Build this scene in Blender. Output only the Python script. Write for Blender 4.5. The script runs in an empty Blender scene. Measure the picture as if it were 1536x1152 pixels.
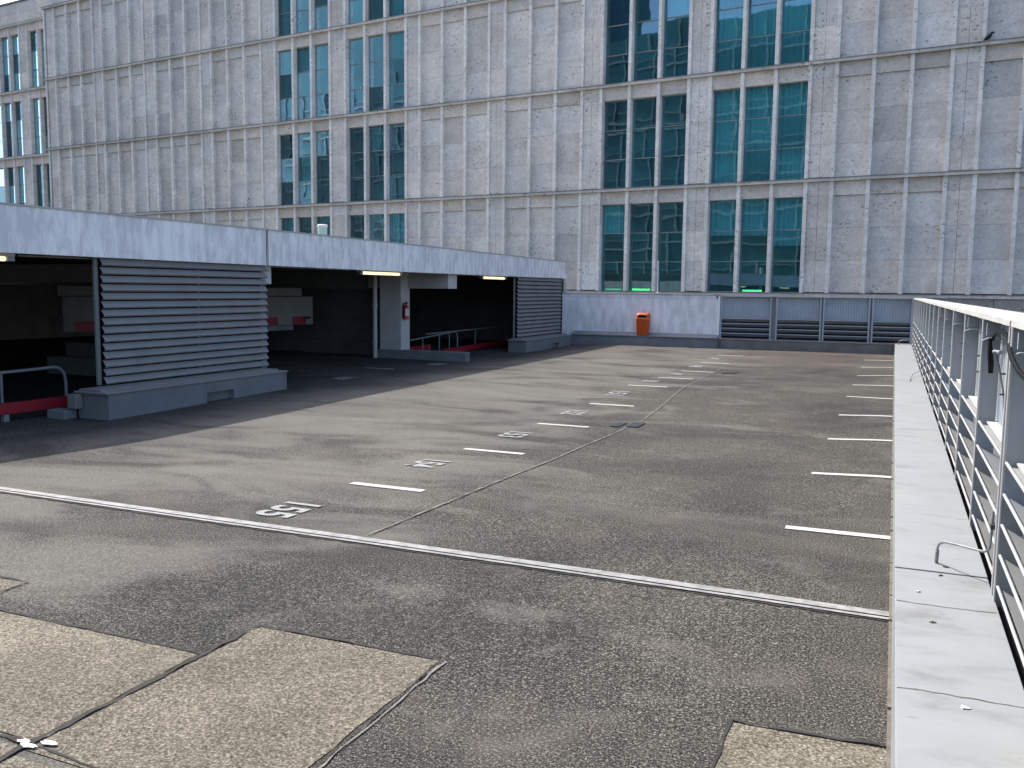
import bpy, bmesh, math, random
from mathutils import Vector, Matrix
R = math.radians
U = 1.75                      # camera height above the deck in metres; plan figures below are multiples of it
rnd = random.Random(7)
scene = bpy.context.scene
C = scene.collection

# ------------------------------------------------------------------ camera, sky, sun, exposure
cam = bpy.data.cameras.new("camera")
cam.sensor_width = 36.0
cam.lens = 1340.0 / 1536.0 * 36.0
cam.clip_start = 0.05
cam.clip_end = 2000
cobj = bpy.data.objects.new("camera", cam)
C.objects.link(cobj)
r_ = Vector((0.9197790042793516, 0.3922824198663449, 0.011003924331314165))
d_ = Vector((0.05123966562038661, -0.0922464986091707, -0.9944169548843479))
f_ = Vector((-0.3890772159276299, 0.915207674005279, -0.10494681266170723))
cobj.matrix_world = Matrix(((r_.x, -d_.x, -f_.x, 0), (r_.y, -d_.y, -f_.y, 0), (r_.z, -d_.z, -f_.z, U), (0, 0, 0, 1)))
scene.camera = cobj

SUN = Vector((-1.0, 0.30, 1.31)).normalized()
world = bpy.data.worlds.new("World")
scene.world = world
world.use_nodes = True
wn = world.node_tree
bg = wn.nodes["Background"]
sky = wn.nodes.new("ShaderNodeTexSky")
sky.sky_type = 'NISHITA'
sky.sun_disc = False
sky.sun_elevation = math.asin(SUN.z)
sky.sun_rotation = math.atan2(SUN.x, SUN.y) % (2 * math.pi)
sky.dust_density = 2.8
sky.air_density = 0.7
sky.ozone_density = 1.0
wn.links.new(sky.outputs[0], bg.inputs[0])
bg.inputs[1].default_value = 0.15
sl = bpy.data.lights.new("sun", 'SUN')
sl.energy = 2.3
sl.angle = R(0.5)
sl.color = (1.0, 0.97, 0.90)
so = bpy.data.objects.new("sun", sl)
C.objects.link(so)
so.rotation_euler = SUN.to_track_quat('Z', 'Y').to_euler()
so.location = (-20, 10, 40)
scene.view_settings.view_transform = 'Standard'
scene.view_settings.look = 'None'
scene.view_settings.gamma = 1.0
scene.view_settings.use_curve_mapping = False
scene.view_settings.exposure = 1.42
scene.render.resolution_x = 1024
scene.render.resolution_y = 768

# ------------------------------------------------------------------ helpers: materials
class NT:
    def __init__(s, name):
        s.m = bpy.data.materials.new(name)
        s.m.use_nodes = True
        s.t = s.m.node_tree
        s.b = s.t.nodes["Principled BSDF"]
        s.out = s.t.nodes["Material Output"]
    def n(s, typ, **kw):
        nd = s.t.nodes.new("ShaderNode" + typ)
        for k, v in kw.items():
            if isinstance(k, str) and hasattr(nd, k): setattr(nd, k, v)
        return nd
    def L(s, a, b): s.t.links.new(a, b)
    def co(s, scale=(1, 1, 1), loc=(0, 0, 0), rot=(0, 0, 0)):
        tc = s.n("TexCoord"); mp = s.n("Mapping")
        mp.inputs["Scale"].default_value = scale
        mp.inputs["Location"].default_value = loc
        mp.inputs["Rotation"].default_value = rot
        s.L(tc.outputs["Object"], mp.inputs[0])
        return mp.outputs[0]
    def noise(s, vec, scale, detail=3, rough=.55, dist=0.0):
        nd = s.n("TexNoise")
        nd.inputs["Scale"].default_value = scale
        nd.inputs["Detail"].default_value = detail
        nd.inputs["Roughness"].default_value = rough
        nd.inputs["Distortion"].default_value = dist
        s.L(vec, nd.inputs["Vector"])
        return nd.outputs[0]
    def ramp(s, fac, stops, interp='LINEAR'):
        nd = s.n("ValToRGB"); cr = nd.color_ramp; cr.interpolation = interp
        while len(cr.elements) < len(stops): cr.elements.new(0.5)
        for e, (p, c) in zip(cr.elements, stops):
            e.position = p
            e.color = (c, c, c, 1) if isinstance(c, (int, float)) else (*c, 1)
        s.L(fac, nd.inputs[0])
        return nd.outputs[0]
    def mix(s, fac, a, b, mode='MIX'):
        nd = s.n("Mix", data_type='RGBA', blend_type=mode)
        for v, i in ((fac, 0), (a, 6), (b, 7)):
            if hasattr(v, 'is_linked'): s.L(v, nd.inputs[i])
            elif isinstance(v, (int, float)): nd.inputs[i].default_value = v if i == 0 else (v, v, v, 1)
            else: nd.inputs[i].default_value = (*v, 1)
        return nd.outputs[2]
    def math(s, op, a, b=0.0, clamp=False):
        nd = s.n("Math", operation=op); nd.use_clamp = clamp
        for v, i in ((a, 0), (b, 1)):
            if hasattr(v, 'is_linked'): s.L(v, nd.inputs[i])
            else: nd.inputs[i].default_value = v
        return nd.outputs[0]
    def xyz(s, vec):
        nd = s.n("SeparateXYZ"); s.L(vec, nd.inputs[0]); return nd.outputs
    def maprange(s, v, a, b, c=0.0, d=1.0):
        nd = s.n("MapRange"); nd.clamp = True
        nd.interpolation_type = 'SMOOTHSTEP'
        s.L(v, nd.inputs[0])
        for i, x in enumerate((a, b, c, d)): nd.inputs[i + 1].default_value = x
        return nd.outputs[0]
    def bump(s, h, strength=.3, dist=.01):
        nd = s.n("Bump"); nd.inputs["Strength"].default_value = strength; nd.inputs["Distance"].default_value = dist
        s.L(h, nd.inputs["Height"]); s.L(nd.outputs[0], s.b.inputs["Normal"])
        return nd
    def fin(s, col=None, rough=.7, spec=.3, metal=0.0):
        if col is not None:
            if hasattr(col, 'is_linked'): s.L(col, s.b.inputs["Base Color"])
            else: s.b.inputs["Base Color"].default_value = (*col, 1)
        if hasattr(rough, 'is_linked'): s.L(rough, s.b.inputs["Roughness"])
        else: s.b.inputs["Roughness"].default_value = rough
        s.b.inputs["Specular IOR Level"].default_value = spec
        s.b.inputs["Metallic"].default_value = metal
        return s.m

def mat_plain(name, col, rough=.6, var=.15, scale=6.0, spec=.3, metal=0.0, bump=0.0):
    t = NT(name); v = t.co()
    n = t.noise(v, scale, 5, .6)
    c = t.mix(t.ramp(n, [(.3, 0), (.7, 1)]), tuple(x * (1 - var) for x in col), tuple(min(1, x * (1 + var)) for x in col))
    if bump: t.bump(t.noise(v, scale * 12, 3), bump, .004)
    return t.fin(c, rough, spec, metal)

def mat_asphalt():
    t = NT("asphalt"); v = t.co()
    x, y, z = t.xyz(v)
    agg = t.noise(v, 78, 2, .75)
    agg2 = t.noise(v, 160, 1, .6)
    a = t.math('ADD', t.math('MULTIPLY', agg, .6), t.math('MULTIPLY', agg2, .4))
    big = t.noise(t.co((.7, .8, 1)), .5, 6, .6, .6)
    base = t.ramp(a, [(.37, (.007, .007, .007)), (.47, (.031, .0305, .0285)), (.55, (.074, .072, .066)), (.64, (.25, .242, .218))])
    base = t.mix(t.ramp(big, [(.36, 0), (.68, 1)]), t.mix(1.0, base, (.66, .67, .68), 'MULTIPLY'), t.mix(1.0, base, (1.28, 1.25, 1.17), 'MULTIPLY'))
    # pale dried run-off silt, thicker on the left, streaked across the deck
    st = t.noise(t.co((.55, 1.15, 1), (3.1, 1.7, 0), (0, 0, .06)), .75, 7, .60, .9)
    bl = t.noise(t.co((.5, .7, 1), (9.2, 4.4, 0)), .6, 5, .6, .6)
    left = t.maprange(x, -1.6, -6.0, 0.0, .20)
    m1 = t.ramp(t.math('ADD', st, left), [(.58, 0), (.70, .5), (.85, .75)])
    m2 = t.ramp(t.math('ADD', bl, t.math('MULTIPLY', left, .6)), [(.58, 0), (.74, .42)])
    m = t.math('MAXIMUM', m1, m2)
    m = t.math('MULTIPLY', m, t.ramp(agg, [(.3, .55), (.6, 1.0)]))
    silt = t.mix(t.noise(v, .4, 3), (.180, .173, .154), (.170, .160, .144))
    m = t.math('MULTIPLY', m, t.maprange(x, -9.6, -8.3))  # silt removed inside the roof's shadow strip, so the colour deepens that shade
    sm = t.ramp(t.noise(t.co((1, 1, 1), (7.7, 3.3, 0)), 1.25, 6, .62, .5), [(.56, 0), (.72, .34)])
    m = t.math('MAXIMUM', m, t.math('MULTIPLY', sm, t.maprange(x, -9.6, -8.3)))  # small blotches cut off there too, keeping the roof shadow darker
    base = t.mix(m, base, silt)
    # reddish older surfacing towards the far wall
    far = t.math('MULTIPLY', t.maprange(y, 21, 27.5), t.ramp(t.noise(t.co((.3, 1, 1)), .9, 5, .6), [(.38, 0), (.6, .7)]))
    base = t.mix(far, base, t.mix(a, (.032, .020, .018), (.17, .125, .112)))
    # warm oil / rust tinges
    tin = t.ramp(t.noise(t.co((1, 1, 1), (5, 2, 0)), .9, 4, .6), [(.56, 0), (.72, .30)])
    base = t.mix(tin, base, (.13, .108, .095))
    t.bump(a, .55, .006)
    return t.fin(base, .92, .12)

def mat_concrete_patch():
    t = NT("exposed_concrete"); v = t.co()
    a = t.noise(v, 85, 3, .72); b = t.noise(v, 1.1, 6, .6, .3); w = t.noise(v, 2.2, 7, .7)
    base = t.ramp(a, [(.34, (.034, .032, .026)), (.46, (.112, .102, .083)), (.56, (.168, .154, .126)), (.66, (.33, .305, .255))])
    base = t.mix(t.ramp(b, [(.35, 0), (.7, 1)]), t.mix(1., base, (.72, .70, .67), 'MULTIPLY'), t.mix(1., base, (1.18, 1.16, 1.10), 'MULTIPLY'))
    base = t.mix(t.ramp(w, [(.58, 0), (.76, .5)]), base, (.235, .215, .175))
    t.bump(a, .5, .006)
    return t.fin(base, .9, .12)

def mat_travertine():
    t = NT("travertine"); v = t.co()
    at = t.n("Attribute"); at.attribute_name = "tint"
    cl = t.noise(v, 1.1, 7, .68, .4)
    fine = t.noise(v, 9, 5, .7)
    pit = t.math('ADD', t.noise(t.co((1, 1, 1.5)), 8.5, 3, .6, .4), t.math('MULTIPLY', t.math('SUBTRACT', t.noise(t.co(), .8, 3), .5), .30))
    col = t.mix(t.ramp(cl, [(.33, 0), (.68, 1)]), (.58, .555, .50), (.82, .785, .715))
    col = t.mix(t.ramp(t.math('ADD', t.math('MULTIPLY', fine, .6), t.math('MULTIPLY', t.noise(t.co((.5, .5, 2.2)), 2.6, 8, .75, .5), .4)), [(.40, .0), (.60, .6)]), col, (.46, .43, .395))
    col = t.mix(t.ramp(pit, [(.625, 0), (.69, .7)]), col, (.12, .11, .105))
    col = t.mix(1.0, col, at.outputs[0], 'MULTIPLY')
    t.bump(fine, .3, .01)
    return t.fin(col, .8, .2)

def mat_white_wall(name, light, dark, scale=1.0, lo=.38, hi=.66):
    """painted render with vertical weather streaks"""
    t = NT(name)
    v = t.co((1.0 * scale, 1.0 * scale, .30 * scale))
    n = t.noise(v, 3.2, 7, .62, .3)
    b = t.noise(t.co(), .7, 4, .6)
    f = t.math('ADD', t.math('MULTIPLY', n, .65), t.math('MULTIPLY', b, .35))
    c = t.mix(t.ramp(f, [(lo, 0), (.5, .55), (hi, 1)]), dark, light)
    sp = t.noise(t.co((1, 1, 1)), 11, 3, .6)
    c = t.mix(t.ramp(sp, [(.70, 0), (.76, .5)]), c, tuple(x * .6 for x in dark))
    t.bump(t.noise(t.co(), 30, 3), .15, .004)
    return t.fin(c, .7, .25)

def mat_ledge():
    t = NT("parapet_paint"); v = t.co()
    st = t.noise(t.co((.9, 2.0, 1)), 2.6, 9, .72, .3)
    b = t.noise(v, .9, 4, .6)
    f = t.math('ADD', t.math('MULTIPLY', st, .7), t.math('MULTIPLY', b, .3))
    c = t.mix(t.ramp(f, [(.36, 0), (.48, .75), (.62, 1)]), (.178, .182, .182), (.250, .268, .276))
    sp = t.noise(t.co((2, 5, 1), (3, 3, 0)), 3.2, 3, .6)
    c = t.mix(t.ramp(sp, [(.69, 0), (.75, .75)]), c, (.15, .13, .11))
    ye = t.noise(v, 1.7, 3, .5)
    c = t.mix(t.ramp(ye, [(.6, 0), (.75, .3)]), c, (.31, .28, .22))
    t.bump(st, .2, .006)
    return t.fin(c, .65, .3)

def mat_paint(name, col, wear=.35):
    t = NT(name); v = t.co()
    n = t.noise(v, 38, 4, .75)
    n2 = t.noise(v, 4, 4, .6)
    c = t.mix(t.ramp(n2, [(.35, 0), (.7, 1)]), tuple(x * .86 for x in col), col)
    w = t.math('ADD', t.math('MULTIPLY', n, .7), t.math('MULTIPLY', n2, .3))
    c = t.mix(t.ramp(w, [(.56, 0), (.70, wear * 2)]), c, (.16, .15, .14))
    return t.fin(c, .75, .25)

def mat_glass():
    t = NT("tinted_glass"); v = t.co()
    t.t.nodes.remove(t.b)
    n = t.noise(v, .55, 1, .4)
    n2 = t.noise(v, 1.6, 1, .4)
    bp = t.n("Bump"); bp.inputs["Strength"].default_value = 1.0; bp.inputs["Distance"].default_value = .0042
    h = t.math('ADD', n, t.math('MULTIPLY', n2, .22)); t.L(h, bp.inputs["Height"])
    tr = t.n("BsdfTransparent"); tr.inputs[0].default_value = (.33, .76, .80, 1)
    gl = t.n("BsdfGlossy"); gl.inputs["Roughness"].default_value = .015; gl.inputs[0].default_value = (.50, .80, .95, 1)
    t.L(bp.outputs[0], gl.inputs["Normal"])
    fr = t.n("Fresnel"); fr.inputs[0].default_value = 1.55
    fac = t.math('ADD', t.math('MULTIPLY', fr.outputs[0], 1.0), .19, True)
    mx = t.n("MixShader"); t.L(fac, mx.inputs[0]); t.L(tr.outputs[0], mx.inputs[1]); t.L(gl.outputs[0], mx.inputs[2])
    t.L(mx.outputs[0], t.out.inputs[0])
    return t.m

def mat_emit(name, col, strength):
    t = NT(name)
    t.b.inputs["Emission Color"].default_value = (*col, 1)
    t.b.inputs["Emission Strength"].default_value = strength
    return t.fin(col, .4)

M = dict(
    asphalt=mat_asphalt(), patch=mat_concrete_patch(), stone=mat_travertine(),
    fascia=mat_white_wall("fascia_paint", (.90, .885, .86), (.64, .635, .635), 2.2, .43, .58),
    render=mat_white_wall("white_render", (.86, .855, .85), (.55, .55, .55), 1.6, .36, .62),
    ledge=mat_ledge(),
    cap=mat_plain("coping_metal", (.42, .42, .40), .55, .10, 3, .3, 0, .1),
    line=mat_paint("road_paint", (.44, .44, .41), .2), num=mat_paint("worn_number_paint", (.275, .28, .275), .75),
    oldpaint=mat_paint("faded_paint", (.34, .35, .34), .5),
    tar=mat_plain("tar_seal", (.035, .033, .030), .85, .3, 20, .2, 0, .4),
    silt=mat_plain('silt_filled_seam', (.165, .155, .135), .9, .35, 22, .15, 0, .4),
    tarl=mat_plain("joint_mortar", (.13, .12, .105), .9, .3, 14, .15, 0, .4),
    rail=mat_plain("joint_steel", (.24, .24, .232), .65, .35, 14, .4),
    groove=mat_plain("joint_gasket", (.10, .10, .10), .8, .2, 9),
    conc=mat_plain("painted_concrete", (.17, .185, .185), .85, .14, 2.5, .2, 0, .2),
    concd=mat_plain("dirty_concrete", (.17, .17, .16), .9, .25, 2.0, .15, 0, .3),
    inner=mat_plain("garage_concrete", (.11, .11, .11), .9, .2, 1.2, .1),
    column=mat_plain("pale_column_paint", (.46, .46, .45), .85, .1, 3, .2),
    louv=mat_plain("blue_grey_metal", (.215, .212, .208), .5, .08, 2.5, .35),
    fin=mat_plain("pale_grey_metal", (.26, .29, .32), .5, .08, 3, .35),
    blade=mat_plain("blade_metal", (.27, .275, .275), .5, .07, 3, .35),
    corr=mat_plain("corrugated_sheet", (.36, .40, .44), .45, .08, 2.5, .4),
    galv=mat_plain("galvanised_steel", (.22, .235, .25), .45, .2, 12, .5, .3),
    black=mat_plain("black_rubber", (.005, .0055, .0065), .4, .2, 20, .16),
    dark=mat_plain("dark_metal", (.05, .055, .06), .5, .2, 9, .4),
    void=mat_plain("dark_gap", (.012, .012, .014), .9, .1, 3, .05),
    orange=mat_plain("orange_plastic", (.48, .080, .012), .42, .08, 4, .4),
    orangel=mat_plain("orange_rim", (.74, .22, .09), .45, .06, 4, .4),
    edge=mat_plain('bright_edge_paint', (.35, .36, .365), .5, .08, 6, .3),
    ramp=mat_plain('ramp_concrete', (.20, .20, .185), .85, .12, 3, .2),
    roofing=mat_plain('pale_roofing', (.36, .35, .33), .9, .2, 1.5, .15),
    red=mat_plain("red_paint", (.24, .012, .022), .5, .12, 4, .35),
    redx=mat_plain("extinguisher_red", (.50, .018, .015), .3, .06, 4, .5),
    pink=mat_plain("faded_red", (.55, .20, .22), .6, .1, 4),
    white=mat_plain("white_paint", (.56, .56, .55), .6, .06, 4),
    green=mat_plain("aged_copper", (.34, .46, .42), .6, .15, 6),
    glass=mat_glass(), frame=mat_plain("bronze_frame", (.30, .30, .28), .45, .1, 5, .4, .4),
    curtain=mat_plain("pale_curtain", (.62, .66, .66), .9, .08, 3, .1),
    room=mat_plain("room_wall", (.26, .29, .29), .9, .3, .8, .1),
    ground=mat_plain("street", (.10, .10, .10), .9, .2, .5, .1),
    rearwall=mat_plain("pale_panel", (.27, .30, .30), .7, .1, .4),
    rearglass=mat_plain("dark_glazing", (.025, .105, .12), .15, .4, .12, .5),
    tube=mat_emit("lit_tube", (1.0, .80, .46), .55), led=mat_emit("green_light", (.10, 1.0, .16), 1.5),
    led2=mat_emit("dim_green_light", (.02, .55, .22), .45),
    feather=mat_plain("black_feather", (.012, .012, .015), .5, .2, 20, .4),
    leaf=mat_plain("dry_leaf", (.07, .06, .045), .9, .3, 30),
)

# ------------------------------------------------------------------ helpers: meshes
class MB:
    def __init__(s): s.v = []; s.f = []; s.t = []
    def poly(s, pts, faces, tint=1.0):
        o = len(s.v); s.v += [tuple(p) for p in pts]
        for f in faces: s.f.append([o + i for i in f]); s.t.append(tint)
        return s
    def box(s, x0, x1, y0, y1, z0, z1, tint=1.0):
        p = [(x0, y0, z0), (x1, y0, z0), (x1, y1, z0), (x0, y1, z0), (x0, y0, z1), (x1, y0, z1), (x1, y1, z1), (x0, y1, z1)]
        return s.poly(p, [(3, 2, 1, 0), (4, 5, 6, 7), (0, 1, 5, 4), (1, 2, 6, 5), (2, 3, 7, 6), (3, 0, 4, 7)], tint)
    def prism(s, prof, a, b, tint=1.0):
        """prof = list of 3D points, swept from offset a to offset b (vectors)"""
        n = len(prof); a = Vector(a); b = Vector(b)
        p = [Vector(q) + a for q in prof] + [Vector(q) + b for q in prof]
        fs = [list(range(n))[::-1], list(range(n, 2 * n))] + [(i, (i + 1) % n, n + (i + 1) % n, n + i) for i in range(n)]
        return s.poly(p, fs, tint)
    def tube(s, pts, r, n=10, cap=True):
        pts = [Vector(p) for p in pts]; rings = []; up = None
        for i, p in enumerate(pts):
            d = (pts[min(i + 1, len(pts) - 1)] - pts[max(i - 1, 0)]).normalized()
            if up is None:
                up = Vector((0, 0, 1)) if abs(d.z) < .9 else Vector((1, 0, 0))
            s1 = d.cross(up).normalized(); up = s1.cross(d).normalized()
            rr = r[i] if isinstance(r, (list, tuple)) else r
            rings.append([p + (s1 * math.cos(2 * math.pi * k / n) + up * math.sin(2 * math.pi * k / n)) * rr for k in range(n)])
        o = len(s.v)
        for rg in rings: s.v += [tuple(q) for q in rg]
        for i in range(len(rings) - 1):
            for k in range(n):
                s.f.append([o + i * n + k, o + i * n + (k + 1) % n, o + (i + 1) * n + (k + 1) % n, o + (i + 1) * n + k]); s.t.append(1.0)
        if cap:
            s.f.append([o + k for k in range(n)][::-1]); s.t.append(1.0)
            s.f.append([o + (len(rings) - 1) * n + k for k in range(n)]); s.t.append(1.0)
        return s
    def loft(s, rings):
        n = len(rings[0]); o = len(s.v)
        for rg in rings: s.v += [tuple(q) for q in rg]
        for i in range(len(rings) - 1):
            for k in range(n):
                s.f.append([o + i * n + k, o + i * n + (k + 1) % n, o + (i + 1) * n + (k + 1) % n, o + (i + 1) * n + k]); s.t.append(1.0)
        s.f.append([o + k for k in range(n)][::-1]); s.f.append([o + (len(rings) - 1) * n + k for k in range(n)]); s.t += [1.0, 1.0]
        return s
    def build(s, name, mat, parent=None, smooth=False, bevel=0.0, tint=False, xf=None):
        me = bpy.data.meshes.new(name)
        vs = [tuple(xf(Vector(p))) for p in s.v] if xf else s.v
        me.from_pydata(vs, [], s.f)
        me.materials.append(M[mat])
        if tint:
            at = me.attributes.new("tint", 'FLOAT_COLOR', 'FACE')
            for i, q in enumerate(s.t):
                c = q if isinstance(q, tuple) else (q, q, q)
                at.data[i].color = (*c, 1)
        bm = bmesh.new(); bm.from_mesh(me); bmesh.ops.recalc_face_normals(bm, faces=bm.faces); bm.to_mesh(me); bm.free()
        if smooth:
            me.polygons.foreach_set("use_smooth", [True] * len(me.polygons))
            try: me.set_sharp_from_angle(angle=R(40))
            except Exception: pass
        o = bpy.data.objects.new(name, me); C.objects.link(o)
        if bevel:
            b = o.modifiers.new("bevel", 'BEVEL'); b.width = bevel; b.segments = 2; b.limit_method = 'ANGLE'
        if parent: o.parent = parent
        return o

def tag(o, label=None, cat=None, group=None, kind=None):
    if label: o['label'] = label
    if cat: o['category'] = cat
    if group: o['group'] = group
    if kind: o['kind'] = kind
    return o
def thing(name, label, cat, group=None, loc=(0, 0, 0)):
    o = bpy.data.objects.new(name, None); C.objects.link(o); o.location = loc
    return tag(o, label, cat, group)
def copy_thing(o, loc, label=None):
    c = o.copy(); C.objects.link(c); c.location = loc
    if label: c['label'] = label
    for ch in o.children:
        d = ch.copy(); C.objects.link(d); d.parent = c
        for g in ch.children:
            e = g.copy(); C.objects.link(e); e.parent = d
    return c
def arc(p0, pc, p1, n=6):
    """quadratic bend from p0 to p1 round corner pc"""
    p0, pc, p1 = Vector(p0), Vector(pc), Vector(p1)
    return [(1 - t) ** 2 * p0 + 2 * t * (1 - t) * pc + t * t * p1 for t in [i / n for i in range(n + 1)]]

# ------------------------------------------------------------------ the parking deck (drains to a valley gully)
def interp(tab, q):
    if q <= tab[0][0]: return tab[0][1]
    for (a, va), (b, vb) in zip(tab, tab[1:]):
        if q <= b:
            t = (q - a) / (b - a); t = t * t * (3 - 2 * t) * .5 + t * .5
            return va + (vb - va) * t
    return tab[-1][1]
ZV = [(-3, -.01), (1.5, 0), (2.95, .008), (3.83, 0), (5.16, -.036), (6.6, -.049), (7.82, -.041), (9.15, .006), (10.48, -.028), (11.8, -.055), (13.14, -.036), (14.47, -.012), (16, 0), (30, 0)]
ZL = [(-3, -.01), (2.9, .012), (3.4, -.012), (4.6, -.044), (5.5, -.042), (7.4, -.027), (10.5, -.014), (13, -.008), (16, 0), (30, 0)]
ZP = [(-3, -.01), (2.9, 0), (5, -.053), (7.4, -.022), (10, -.02), (13.7, -.043), (15.4, -.04), (16.3, -.012), (30, 0)]
def zdeck(X, Y):
    x, y = X / U, Y / U
    v, l, p = interp(ZV, y), interp(ZL, y), interp(ZP, y)
    tab = [(-9, 0.4 * p), (-5.65, p), (-4.6, l), (-2.6, v), (-1.92, v), (-1.2, v * .78), (-.4, v * .36), (0, 0), (2, 0)]
    return U * interp(tab, x)
def frange(a, b, s):
    n = max(1, round((b - a) / s)); return [a + (b - a) * i / n for i in range(n + 1)]
xs = frange(-26, -12, .8)[:-1] + frange(-12, .3, .2)
ys = frange(-4, 29.2, .2)
mb = MB(); nx = len(xs)
mb.v = [(x, y, zdeck(x, y)) for y in ys for x in xs]
mb.f = [[j * nx + i, j * nx + i + 1, (j + 1) * nx + i + 1, (j + 1) * nx + i] for j in range(len(ys) - 1) for i in range(nx - 1)]
mb.t = [1.0] * len(mb.f)
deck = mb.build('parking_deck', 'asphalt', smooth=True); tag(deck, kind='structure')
MB().box(-26, .06, -4, 29.3, -1.2, -.35).build('deck_slab', 'concd', deck)
g = MB().poly([(-600, -600, -13), (600, -600, -13), (600, 600, -13), (-600, 600, -13)], [(0, 1, 2, 3)]).build('ground', 'ground'); tag(g, kind='structure')

def drape(name, outline, mat, lift, parent=deck, step=.15):
    """a thin sheet lying on the deck: outline = list of left/right point pairs along a strip"""
    m = MB(); rows = []
    for (a, b), (c, d) in zip(outline, outline[1:]):
        a, b, c, d = map(Vector, (a, b, c, d))
        n = max(1, int(max((c - a).length, (d - b).length) / step))
        for i in range(n): rows.append((a.lerp(c, i / n), b.lerp(d, i / n)))
    rows.append(tuple(map(Vector, outline[-1])))
    w = max(1, int(max((a - b).length for a, b in rows) / step))
    for a, b in rows:
        for k in range(w + 1):
            p = a.lerp(b, k / w); m.v.append((p.x, p.y, zdeck(p.x, p.y) + lift))
    for i in range(len(rows) - 1):
        for k in range(w):
            o = i * (w + 1) + k; m.f.append([o, o + 1, o + w + 2, o + w + 1]); m.t.append(1.0)
    return m.build(name, mat, parent, smooth=True)
def ragged(pts, width, mat, name, lift, jit=.012, step=.07, parent=deck):
    """irregular strip of filler along a polyline"""
    P = []
    for a, b in zip(pts, pts[1:]):
        a, b = Vector((*a, 0)), Vector((*b, 0)); n = max(1, int((b - a).length / step))
        P += [a.lerp(b, i / n) for i in range(n)]
    P.append(Vector((*pts[-1], 0)))
    out = []
    for i, p in enumerate(P):
        d = (P[min(i + 1, len(P) - 1)] - P[max(i - 1, 0)]).normalized(); s = Vector((-d.y, d.x, 0))
        c = p + s * rnd.uniform(-jit, jit) * .8
        w = width * rnd.choice((.35, .6, .9, 1.1, 1.5)) * rnd.uniform(.8, 1.2) / 2
        out.append(((c + s * w)[:2], (c - s * w)[:2]))
    return drape(name, [(tuple(a), tuple(b)) for a, b in out], mat, lift, parent, step=.5)

# concrete repair patches in the foreground with their tarred edges
def edge(a, b, n, j):
    a, b = Vector(a), Vector(b)
    return [a.lerp(b, i / n) + Vector((rnd.uniform(-j, j), rnd.uniform(-j, j))) for i in range(n + 1)]
def patch(x0, x1, y0, y1, skew=0.0):
    l = edge((x0, y0), (x0, y1), 14, .008); r = edge((x1, y0 - skew), (x1, y1 + skew), 14, .008)
    return drape('concrete_patch', [(tuple(a), tuple(b)) for a, b in zip(l, r)], 'patch', .004)
patch(-4.9, -2.965, 2.30, 3.19)
patch(-4.9, -2.965, .6, 2.24)
patch(-2.925, -1.885, 2.24, 3.59, .012)
patch(-2.925, -1.87, .6, 2.19)
patch(-.525, .06, .5, 3.56, .02)
patch(-5.6, -4.60, 3.40, 3.575)
ragged([(-4.9, 3.205), (-2.95, 3.205)], .016, 'tar', 'tar_seam', .008)
ragged([(-2.945, 3.20), (-2.95, 2.22), (-2.95, .6)], .024, 'tar', 'tar_seam', .009)
ragged([(-2.945, 3.18), (-2.935, 3.60)], .026, 'tar', 'tar_seam', .010)
ragged([(-2.94, 3.60), (-1.93, 3.61)], .015, 'tar', 'tar_seam', .008)
ragged([(-1.875, 3.61), (-1.865, 2.4), (-1.855, .6)], .010, 'tar', 'tar_seam', .009, .006)
ragged([(-1.855, 3.60), (-1.845, 2.4), (-1.835, .6)], .012, 'silt', 'mortar_seam', .0065, .008)
ragged([(-4.9, 2.27), (-2.95, 2.27), (-1.87, 2.20)], .026, 'tar', 'tar_seam', .007)
ragged([(-.535, 3.58), (-.2, 3.585), (.07, 3.62)], .018, 'tar', 'tar_seam', .008)
ragged([(-.535, 3.57), (-.53, .6)], .016, 'tar', 'tar_seam', .009)
ragged([(-5.6, 3.585), (-4.59, 3.58), (-4.59, 3.38), (-5.6, 3.39)], .014, 'tar', 'tar_seam', .008)
ragged([(-3.9, 3.95), (-3.72, 4.02), (-3.55, 4.05)], .01, 'tar', 'crack', .006)
m = MB()
for k in range(3):
    cx, cy = -2.98 + k * .05, 2.285 + rnd.uniform(-.03, .03)
    pts = [(cx + math.cos(a) * rnd.uniform(.018, .052), cy + math.sin(a) * rnd.uniform(.008, .024), zdeck(cx, cy) + .012 + k * .001) for a in [i * .63 for i in range(10)]]
    m.poly(pts, [tuple(range(10))])
m.build('plaster_splash', 'white', deck)

gm = MB(); gr_ = random.Random(3)
for i in range(64):
    if i < 38: x, y = -gr_.uniform(.02, .5) ** 1.0, gr_.uniform(4.5, 14)
    else: x, y = gr_.uniform(-6, 0), gr_.uniform(3.8, 20)
    z = zdeck(x, y) + .004; r = gr_.uniform(.003, .008); a0 = gr_.uniform(0, 6)
    q = [(x + r * math.cos(a0 + k * 1.26) * gr_.uniform(.5, 1.3), y + r * math.sin(a0 + k * 1.26) * gr_.uniform(.5, 1.3), z) for k in range(5)]
    gm.poly(q + [(x, y, z + r * .7)], [(0, 1, 5), (1, 2, 5), (2, 3, 5), (3, 4, 5), (4, 0, 5)])
go = gm.build('grit', 'ledge', deck); go['kind'] = 'stuff'

# expansion joint: two steel rails and a rubber groove
YJ = 5.135
for a, b, mt, nm, lf in ((-.062, -.030, 'rail', 'joint_rail', .010), (-.030, -.016, 'groove', 'joint_gasket', .006), (-.016, .060, 'rail', 'joint_rail', .012)):
    drape(nm, [((x, YJ + a), (x, YJ + b)) for x in frange(-16, .06, 2)], mt, lf)
ragged([(-16, YJ - .075), (.06, YJ - .075)], .02, 'tar', 'tar_seam', .005, .006)
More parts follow.
